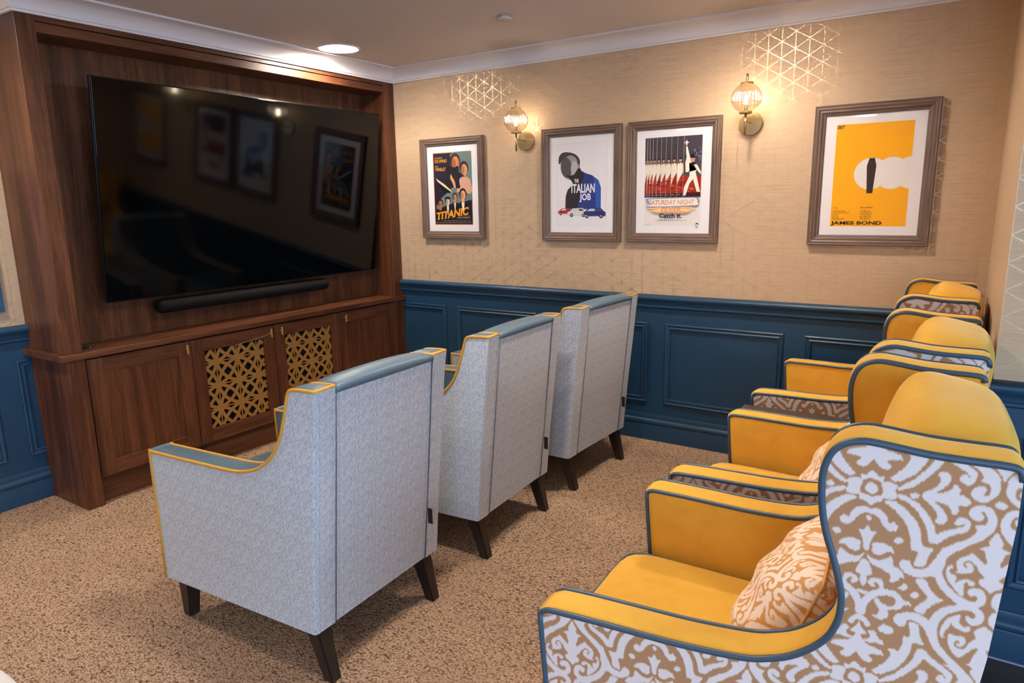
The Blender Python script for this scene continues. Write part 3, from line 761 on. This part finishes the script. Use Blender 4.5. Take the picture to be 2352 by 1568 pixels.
def car(u, v, k, col):
    p.poly([(u-.20*k, v), (u-.21*k, v+.035*k), (u-.15*k, v+.05*k), (u-.09*k, v+.085*k), (u+.12*k, v+.088*k), (u+.18*k, v+.05*k), (u+.21*k, v+.04*k), (u+.21*k, v)], col)
    p.poly([(u-.12*k, v+.052*k), (u-.07*k, v+.078*k), (u+.02*k, v+.078*k), (u+.02*k, v+.052*k)], (190, 200, 210)); p.poly([(u+.04*k, v+.052*k), (u+.04*k, v+.078*k), (u+.11*k, v+.078*k), (u+.14*k, v+.052*k)], (70, 76, 90))
    for q in (-.12, .13): p.oval(u+q*k, v, .034*k, .024*k, (22, 22, 26)); p.oval(u+q*k, v, .016*k, .011*k, (170, 170, 176))
    p.oval(u-.19*k, v+.028*k, .012*k, .010*k, (220, 220, 220)); p.rect(u-.215*k, u-.12*k, v+.004*k, v+.010*k, (200, 200, 206))
car(.17, .145, .80, (186, 36, 30)); car(.42, .128, .98, (214, 210, 200)); car(.76, .115, 1.15, (38, 42, 110))
p.text('HMP 729G', .70-.12, .098, .010, (220, 220, 220), .10)
framed(1.554, 'framed white poster lettered THE ITALIAN JOB with a blue coat and three small cars', p, mat_line=True)
# 3: dance film poster
p = Print(PW, PH); p.rect(0, 1, 0, 1, (222, 214, 208))
edges = [0, .045, .09, .145, .215, .295, .38, .475, .58, .69, 1.0]
for a, b in zip(edges, edges[1:]):
    g = .006
    p.rect(a, b-g, .70, 1, (66, 58, 66)); p.rect(a, b-g, .56, .70, (78, 66, 68)); p.rect(a, b-g, .325, .56, (150, 40, 24)); p.rect(a, b-g, .325, .37, (60, 24, 22))
    w = b-g-a
    if b < 1:
        p.poly([(a, .54), (a, .68), (a+w*.2, .715), (a+w*.9, .70), (a+w, .66), (a+w, .60), (a+w*.45, .54), (a, .46)], (222, 210, 192))
        p.oval(a+w*.5, .735, w*.26, .020, (196, 136, 106)); p.poly([(a+w*.2, .745), (a+w*.35, .765), (a+w*.75, .765), (a+w*.85, .745)], (30, 24, 26))
        p.poly([(a+w*.2, .715), (a+w*.35, .69), (a+w*.5, .715)], (30, 26, 30)); p.rect(a+w*.1, a+w*.6, .350, .354, (210, 190, 190))
rs = random.Random(4)
for i in range(60):
    u = rs.random(); p.rect(u, min(.994, u+.03+.05*rs.random()), *(lambda v: (v, v+.006))(rs.uniform(.37, .53)), rs.choice([(210, 84, 44), (96, 24, 20), (230, 120, 60)]))
CR = (226, 216, 200)
p.poly([(.75,.80),(.72,.70),(.73,.60),(.78,.60),(.84,.68),(.92,.68),(.99,.60),(.99,.57),(.92,.62),(.90,.60),(.94,.50),(.985,.38),(.93,.38),(.86,.52),(.80,.47),(.74,.34),(.70,.34),(.71,.43),(.80,.56),(.79,.66),(.78,.72)], CR)
p.poly([(.725,.88),(.75,.88),(.80,.76),(.83,.70),(.77,.70),(.73,.80)], CR); p.oval(.735, .905, .018, .022, (200, 130, 96)); p.oval(.845, .745, .042, .036, (196, 136, 106)); p.poly([(.80,.755),(.81,.79),(.86,.80),(.89,.77),(.89,.75)], (28, 22, 24))
p.poly([(.80,.70),(.85,.66),(.89,.70)], (30, 26, 30)); p.poly([(.72,.93),(.735,.955),(.75,.93),(.79,.925),(.75,.918),(.735,.90),(.72,.918),(.68,.925)], (240, 236, 230))
for i in range(26): p.oval(rs.uniform(.86, .99), rs.uniform(.70, .86), .006, .005, (150, 164, 190))
for k, (u0, v0) in enumerate(((.04, .20), (.10, .175), (.14, .155))): p.poly([(u0, v0), (u0+.18, v0+.012), (1-u0-.16, v0+.012), (1-u0, v0), (1-u0-.12, v0-.012), (u0+.12, v0-.012)], [(236, 180, 110), (242, 206, 146), (230, 156, 96)][k])
p.poly([(.05,.30),(.12,.316),(.85,.322),(.97,.30),(.98,.26),(.93,.225),(.80,.215),(.10,.212),(.06,.222),(.10,.25)], (120, 140, 178), True)
p.poly([(.09,.296),(.16,.306),(.85,.312),(.94,.296),(.95,.262),(.90,.232),(.12,.222),(.12,.25)], (234, 214, 192), True)
p.text('SATURDAY NIGHT', .10, .238, .058, (132, 152, 186), .80, .02, shear=.15); p.text('SATURDAY NIGHT', .108, .240, .052, (226, 140, 60), .79, -.004, shear=.15)
p.text('FEVER', .32, .160, .052, (132, 152, 186), .36, .03, shear=.1); p.text('FEVER', .325, .162, .046, (232, 150, 60), .35, .0, shear=.1)
p.text('Catch it.', .49, .090, .052, (34, 30, 32), .40, .03, align='CENTER'); p.text('Opens December 16th at a theatre near you!', .50, .050, .014, (80, 72, 72), .56, align='CENTER')
p.oval(.955, .018, .024, .016, (60, 58, 62)); p.oval(.955, .010, .014, .010, (222, 214, 208)); p.text('PARAMOUNT PICTURES', .005, .006, .010, (120, 112, 112), .12)
framed(2.153, 'framed poster with repeating white-suited strips over red, lettered SATURDAY NIGHT FEVER', p)
# 4: yellow poster
p = Print(PW, PH); YL = (242, 170, 8); WH = (226, 218, 212); p.rect(0, 1, 0, 1, YL)
def disc(u, v, r, col): p.oval(u, v, r, r*PW/PH, col, n=64)
disc(1.02, .515, .225, (206, 198, 190)); disc(1.02, .515, .223, WH)
disc(.765, .515, .225, (206, 198, 190)); disc(.765, .515, .223, WH); disc(.50, .515, .226, (206, 198, 190)); disc(.50, .515, .224, WH)
BK = (52, 34, 34)
p.poly([(.462, .325), (.538, .325), (.562, .59), (.535, .665), (.465, .665), (.438, .59)], BK)
p.text('007', .012, .958, .036, (70, 56, 34), .10, .03, shear=.2)
BT = (64, 44, 20)
p.text('ITEM', .028, .178, .011, BT, .060); p.text('BOX OFFICE', .40, .178, .013, BT, .16, .01)
for i, (a, b) in enumerate((('CASINO ROYALE', '616 MILLION'), ('QUANTUM OF SOLACE', '589.6 MILLION'), ('SKYFALL', '1.109 BILLION'), ('SPECTRE', '880.7 MILLION'), ('NO TIME TO DIE', '774.2 MILLION'))):
    v = .148-.0198*i; p.text(a, .028, v, .010, BT, (.165, .225, .08, .085, .16)[i], .01); p.text(b, .40, v, .010, BT, (.13, .155, .145, .15, .145)[i], .01)
p.text('JAMES BOND', .012, .006, .045, (34, 22, 14), .68, .03)
framed(3.187, 'framed yellow poster with overlapping white discs, lettered JAMES BOND, nearest the right corner', p)

# framed blue picture on the left wall, just in view at the edge
t = empty('framed_picture', (XL+.001, -2.85, 1.35), label='blue picture on the left wall beside the walnut surround, cut by the photo edge', cat='picture')
obj('picture_frame', bbox_bm(0, .022, -.33, .33, -.34, .34, bev=.002), plain('blue_picture', lin(38, 78, 112), .5), t)
obj('picture_sheet', bbox_bm(.022, .0235, -.29, .29, -.30, .30), plain('blue_sheet', lin(90, 120, 146), .5), t)

# ------------------------------------------------------------------ upholstery builders
def side_shell(prof, th, hw, taper, sgn, crown_rng, crown=.007, outer_rng=None):
    """closed (x,z) outline extruded across: outer face mat 0, inner and padded edge mat 1; rear and underside rim mat 0.
    crown_rng = (i0,i1): outline vertices of the padded edge"""
    bm = bmesh.new(); n = len(prof); K = 6; rings = []
    cx = sum(p[0] for p in prof)/n
    nor = []
    for i in range(n):
        a, b = prof[i-1], prof[(i+1) % n]; d = Vector((b[0]-a[0], b[1]-a[1])).normalized(); nor.append((-d.y, d.x))
    area = sum(prof[i][0]*prof[(i+1) % n][1]-prof[(i+1) % n][0]*prof[i][1] for i in range(n))
    if area > 0: nor = [(-q[0], -q[1]) for q in nor]
    for k in range(K+1):
        t = k/K; ring = []
        for i, (x, z) in enumerate(prof):
            w = crown*math.sin(PI*t)**.6 if (crown_rng[0] < i < crown_rng[1] and 0 < k < K) else 0
            y = hw-taper*x-th*t
            ring.append(bm.verts.new((x+nor[i][0]*w, sgn*y, z+nor[i][1]*w)))
        rings.append(ring)
    for k in range(K):
        for i in range(n):
            j = (i+1) % n
            f = bm.faces.new((rings[k][i], rings[k][j], rings[k+1][j], rings[k+1][i])); f.smooth = True
            f.material_index = 1 if crown_rng[0] <= i < crown_rng[1] else 0
    f = bm.faces.new(rings[0]); f.material_index = 0
    f = bm.faces.new(rings[K]); f.material_index = 1
    bmesh.ops.recalc_face_normals(bm, faces=bm.faces)
    return bm
def cushion(sx, sy, sz, e=5, n=14, crown=0.0):
    """rounded puffy block centred on the origin, half sizes sx, sy, sz"""
    bm = bmesh.new(); bmesh.ops.create_cube(bm, size=2)
    bmesh.ops.subdivide_edges(bm, edges=bm.edges, cuts=n, use_grid_fill=True)
    for v in bm.verts:
        a, b, c = v.co; r = (abs(a)**e+abs(b)**e+abs(c)**e)**(1/e); a, b, c = a/r, b/r, c/r
        bul = 1+crown*(1-min(1, a*a))*(1-min(1, b*b))
        v.co = (a*sx, b*sy, c*sz*bul)
    for f in bm.faces: f.smooth = True
    return bm
def pillow_bm(w, h, t, n=26):
    """scatter cushion in the local XY plane, thickness along Z"""
    bm = bmesh.new()
    def P(a, b, s):
        q = max(0, (1-abs(a)**3.0))*max(0, (1-abs(b)**3.0)); d = t*q**.5*(1-.28*a)
        pull = 1-.045*(1-abs(a*b))*(a*a+b*b)/1.4
        ru = .006*math.sin(9*a+4*b)*q
        return ((a*w)*pull, (b*h)*pull, s*(d+ru))
    for s in (1, -1):
        g = [[bm.verts.new(P(-1+2*i/n, -1+2*j/n, s)) for j in range(n+1)] for i in range(n+1)]
        for i in range(n):
            for j in range(n):
                q = (g[i][j], g[i+1][j], g[i+1][j+1], g[i][j+1]); f = bm.faces.new(q if s > 0 else q[::-1]); f.smooth = True
    bmesh.ops.remove_doubles(bm, verts=bm.verts, dist=1e-5)
    L = bm.loops.layers.uv.new('UVMap')
    for f in bm.faces:
        for l in f.loops: l[L].uv = (l.vert.co.y/(UT*.85), (l.vert.co.x+.05)/(VT*.85))
    edge = [P(a, b, 1) for a, b in [(-1+2*i/n, -1) for i in range(n)]+[(1, -1+2*i/n) for i in range(n)]+[(1-2*i/n, 1) for i in range(n)]+[(-1, 1-2*i/n) for i in range(n)]]
    return bm, edge
def leg_bm(x, y, z1, dx, dy, w0=.030, w1=.018):
    bm = bmesh.new(); n = 4; A = []
    for (zz, w, ox, oy) in ((0, w1, dx, dy), (.006, w1+.003, dx*.97, dy*.97), (z1, w0, 0, 0)):
        A.append([bm.verts.new((x+ox+sx*w, y+oy+sy*w, zz)) for sx, sy in ((-1, -1), (1, -1), (1, 1), (-1, 1))])
    for a, b in zip(A, A[1:]):
        for k in range(4): bm.faces.new((a[k], a[(k+1) % 4], b[(k+1) % 4], b[k]))
    bm.faces.new(A[0][::-1]); bm.faces.new(A[-1]); bm.normal_update()
    vert = [e for e in bm.edges if abs(e.verts[0].co.z-e.verts[1].co.z) > .02]
    bmesh.ops.bevel(bm, geom=vert, offset=.005, segments=2, affect='EDGES'); return bm

# ---- pale blue low chairs (local: +x runs from the front to the back)
BP = [(0, .165), (0, .40), (-.004, .640), (.006, .654), (.04, .656), (.19, .660), (.33, .664), (.44, .668), (.505, .677), (.57, .698), (.618, .727), (.662, .77), (.693, .821), (.718, .887), (.735, .943), (.745, .968), (.762, .978), (.80, .981), (.848, .982), (.852, .976), (.832, .75), (.80, .45), (.777, .185)]
BP = BP[:1]+catmull(BP[1:20], False, 3)+BP[20:]; BI0, BI1 = 0, 52
def blue_chair():
    t = empty('tub_chair', (0, 0, 0), cat='armchair', group='pale blue patterned armchairs in the front row')
    hw, tp, th = .318, .004, .082
    for s in (1, -1):
        bm = side_shell(BP, th, hw, tp, s, (BI0, BI1), .006)
        ed = [e for e in bm.edges if all(v.co.x > .77 for v in e.verts) and all(abs(abs(v.co.y)-(hw-tp*v.co.x)) < 1e-4 for v in e.verts) and abs(e.verts[0].co.z-e.verts[1].co.z) > .02]
        bmesh.ops.bevel(bm, geom=ed, offset=.0128, segments=4, affect='EDGES', profile=.5)
        uvmap(bm, .082, .082)
        sd = obj('side_panel', bm, [M['brush'], M['vinyl']], t, smooth=50)
        bm = bmesh.new(); y = lambda x, i: s*(hw-tp*x-(th if i else 0))
        outer = [(x, y(x, 0), z) for x, z in BP[BI0:BI1+1]]; inner = [(x, y(x, 1), z) for x, z in BP[BI0:BI1+1]]
        tube(bm, outer+inner[::-1][0:-2], .0058, n=8); obj('piping', bm, M['pipe_y'], t)
    # back: fabric rear panel, vinyl front and rolled top
    bm = bmesh.new(); yb = hw-th-.004-.001
    sec = [(.777-.002, .187), (.832-.002, .75), (.848, .962), (.758, .972), (.735, .90), (.66, .45), (.64, .30), (.64, .187)]
    ring = [[bm.verts.new((x, sg*yb, z)) for x, z in sec] for sg in (1, -1)]
    n = len(sec)
    for i in range(n):
        j = (i+1) % n; f = bm.faces.new((ring[0][i], ring[0][j], ring[1][j], ring[1][i])); f.material_index = 0 if i in (0, 1, 7) else 1
    for r in ring: bm.faces.new(r)
    bmesh.ops.recalc_face_normals(bm, faces=bm.faces); uvmap(bm, .082, .082); obj('back_panel', bm, [M['brush'], M['vinyl']], t)
    bm = bmesh.new(); N = 20; rg = []
    for i in range(N+1):
        yy = -yb-.001+2*(yb+.001)*i/N; q = 1-(2*i/N-1)**2; h = .962+.0; top = .984+.011*q**.6
        rg.append([bm.verts.new(p) for p in ((.846, yy, .957), (.858, yy, .966), (.856, yy, top-.008), (.842, yy, top-.001), (.80, yy, top+.002), (.76, yy, top-.004), (.742, yy, top-.022), (.740, yy, .93))])
    for a, b in zip(rg, rg[1:]):
        for k in range(7): f = bm.faces.new((a[k], b[k], b[k+1], a[k+1])); f.smooth = True
    bm.faces.new(rg[0]); bm.faces.new(rg[-1][::-1]); bmesh.ops.recalc_face_normals(bm, faces=bm.faces)
    obj('top_roll', bm, M['vinyl'], t)
    for s in (1, -1):
        bm = bmesh.new(); tube(bm, [(.779, s*yb, .187), (.834, s*yb, .75), (.855, s*yb, .962)], .0016, n=6); obj('seam', bm, plain('seam_thread', lin(92, 104, 116), .7), t)
    bm = cushion(.36, hw-th-.003, .062, 7, 12, .15); obj('seat', bm, M['vinyl'], t, off=(.335, 0, .435))
    obj('seat_base', bbox_bm(.012, .70, -(hw-th)+.002, (hw-th)-.002, .166, .38, bev=.004), M['vinyl'], t)
    for s in (1, -1):
        obj('leg', leg_bm(.055, s*(hw-.055), .17, -.012, s*.0), M['legwood'], t)
        obj('leg', leg_bm(.725, s*(hw-.055), .19, .055, 0), M['legwood'], t)
    bm = bmesh.new(); box(bm, .802, .822, yb-.001, yb+.001, .335, .395); obj('care_tag', bm, M['black'], t, label='small black fabric tag')
    return t
def place(o, xf, yc, deg, label):
    o.location = (xf, yc, 0); o.rotation_euler = (0, 0, math.radians(deg)); o['label'] = label
bc = blue_chair()
place(bc, 1.238, -2.418, 2.0, 'pale blue patterned armchair with yellow piping, nearest the viewer, leftmost of the three')
b2 = copy_tree(bc); place(b2, 1.215, -1.527, 2.2, 'pale blue patterned armchair with yellow piping, in the middle of its row')
b3 = copy_tree(bc); place(b3, 1.232, -.632, -3.2, 'pale blue patterned armchair with yellow piping, in front of the blue wainscot')

# ---- mustard wing chairs
WP = [(.035, .165), (.018, .40), (.0, .625), (.003, .644), (.017, .653), (.05, .655), (.107, .656), (.197, .656), (.282, .656), (.363, .660), (.42, .666), (.456, .677), (.491, .693), (.525, .720), (.55, .751), (.563, .788), (.565, .829), (.557, .867), (.546, .905), (.534, .942), (.526, .979), (.522, 1.017), (.522, 1.048), (.528, 1.075), (.538, 1.093), (.555, 1.106), (.58, 1.112), (.61, 1.110), (.669, 1.103), (.725, 1.101), (.775, 1.100), (.788, 1.094), (.792, 1.08), (.792, 1.01), (.777, .775), (.74, .45), (.71, .18)]
WP = WP[:1]+catmull(WP[1:33], False, 3)+WP[33:]; WI0, WI1 = 0, 94
def wing_chair(pillow):
    t = empty('wing_chair', (0, 0, 0), cat='armchair', group='mustard wing armchairs in the back row')
    hw, tp, th = .389, .055, .088
    for s in (1, -1):
        bm = side_shell(WP, th, hw, tp, s, (WI0, WI1), .008)
        uvmap(bm, UT, VT, .595, .686)
        obj('wing_panel', bm, [M['damask'], M['yellow']], t)
        y = lambda x, i: s*(hw-tp*x-(th if i else 0))
        bm = bmesh.new(); outer = [(x, y(x, 0), z) for x, z in WP[WI0:WI1+1]]; inner = [(x, y(x, 1), z) for x, z in WP[WI0:WI1+1]]
        tube(bm, outer+[(.786, y(.79, 1)+s*.0, 1.09)]+inner[::-1][2:-1], .0062, n=8); obj('piping', bm, M['pipe_b'], t)
    yb = hw-th-.045; 
    bm = bmesh.new()
    sec = [(.708, .18), (.738, .45), (.775, .775), (.789, 1.01), (.786, 1.07), (.74, 1.07), (.68, .75), (.60, .45), (.56, .18)]
    ring = [[bm.verts.new((x, sg*(hw-tp*x-th+.004), z)) for x, z in sec] for sg in (1, -1)]
    for i in range(len(sec)):
        j = (i+1) % len(sec); f = bm.faces.new((ring[0][i], ring[0][j], ring[1][j], ring[1][i])); f.material_index = 0 if i in (0, 1, 2, 3, 8) else 1
    for r in ring: bm.faces.new(r)
    bmesh.ops.recalc_face_normals(bm, faces=bm.faces); uvmap(bm, UT, VT); obj('back_panel', bm, [M['damask'], M['yellow']], t)
    # padded inside back: fat head cushion over a flatter lumbar pad
    bm = cushion(.108, .264, .200, 4.0, 16)
    for v in bm.verts:
        if v.co.z < -.05: v.co.x += (v.co.z+.05)*.10
    bmesh.ops.rotate(bm, cent=(0, 0, 0), matrix=Matrix.Rotation(math.radians(12), 3, 'Y'), verts=bm.verts)
    obj('head_cushion', bm, M['yellow'], t, off=(.690, 0, .926))
    bm = cushion(.06, .262, .16, 4.5, 12); bmesh.ops.rotate(bm, cent=(0, 0, 0), matrix=Matrix.Rotation(math.radians(12), 3, 'Y'), verts=bm.verts)
    obj('back_cushion', bm, M['yellow'], t, off=(.665, 0, .62))
    bm = cushion(.32, hw-th-.014, .068, 8, 14, .18)
    for v in bm.verts: v.co.y *= 1-.055*(v.co.x+.32)/.30
    obj('seat', bm, M['yellow'], t, off=(.268, 0, .405))
    bm = bmesh.new(); w = hw-th-.022
    ptsl = [(.60, -w+.03, .452), (.0, -w, .455), (-.035, -w+.012, .450), (-.048, -w+.04, .447), (-.052, 0, .449), (-.048, w-.04, .447), (-.035, w-.012, .450), (.0, w, .455), (.60, w-.03, .452)]
    tube(bm, ptsl, .0052, n=8); obj('piping', bm, M['pipe_b'], t)
    obj('seat_base', bbox_bm(.03, .60, -(hw-th)+.03, (hw-th)-.03, .17, .345, bev=.004), M['yellow'], t)
    for s in (1, -1):
        obj('leg', leg_bm(.085, s*(hw-.07), .17, -.01, 0), M['legwood'], t)
        obj('leg', leg_bm(.665, s*(hw-.105), .185, .04, 0), M['legwood'], t)
    return t
wc = wing_chair(True)
place(wc, 2.898, -2.444, 3.2, 'mustard velvet wing chair with damask sides, nearest the viewer at the lower right')
c2 = copy_tree(wc); place(c2, 2.889, -1.596, .9, 'mustard velvet wing chair in the middle of the back row, beside the dark side table')
c3 = copy_tree(wc); place(c3, 2.884, -.545, .2, 'mustard velvet wing chair farthest away, in the corner by the wainscot')
def scatter(cx, cy, cz, tilt, yaw, label):
    t = empty('scatter_cushion', (cx, cy, cz), cat='cushion', label=label, group='damask scatter cushions on the wing chairs')
    bm, edge = pillow_bm(.175, .20, .11)
    o = obj('cover', bm, M['damask2'], t)
    b = bmesh.new(); tube(b, edge, .0035, closed=True, n=6); obj('piping', b, M['pipe_t'], t)
    t.rotation_euler = Matrix.Rotation(yaw, 3, 'Z').__matmul__(Matrix.Rotation(tilt, 3, 'Y')).to_euler()
    return t
M['damask2'] = image_mat('cushion_damask', damask('cushion_weave', (.96, .88, .80), (.84, .60, .34)), .75); M['pipe_t'] = plain('tan_piping', lin(214, 160, 96), .7)
scatter(3.368, -2.425, .595, math.radians(-71), math.radians(3), 'tan and cream damask scatter cushion on the nearest wing chair seat')
scatter(3.355, -1.60, .607, math.radians(-71), 0, 'tan and cream damask scatter cushion on the middle wing chair, mostly hidden')

# ---- side table between the two farther wing chairs
t = empty('side_table', (3.07, -1.075, 0), label='dark narrow wooden side table between the two farther wing chairs', cat='side table')
obj('table_top', bbox_bm(-.21, .21, -.118, .118, .58, .605, bev=.002), M['table'], t)
for sx in (-1, 1):
    for sy in (-1, 1): obj('leg', bbox_bm(sx*.18-.015, sx*.18+.015, sy*.095-.015, sy*.095+.015, 0, .579, bev=.002), M['table'], t)
obj('lower_shelf', bbox_bm(-.165, .165, -.08, .08, .20, .215), M['table'], t)
# ---- white table just in view at the lower left
t = empty('round_table', (2.34, -3.935, 0), label='white round table top, only its edge in view at the bottom left corner', cat='table')
bm = bmesh.new(); lathe(bm, [(0, .722), (.345, .722), (.355, .727), (.357, .736), (.355, .746), (.350, .75), (0, .75)], 96); obj('table_top', bm, M['whitetop'], t, smooth=40)
bm = bmesh.new(); lathe(bm, [(.03, .02), (.03, .721)], 24); obj('pedestal', bm, M['bezel'], t)
bm = bmesh.new(); lathe(bm, [(0, 0), (.22, 0), (.22, .008), (.03, .02), (0, .02)], 48); obj('base', bm, M['bezel'], t, smooth=30)
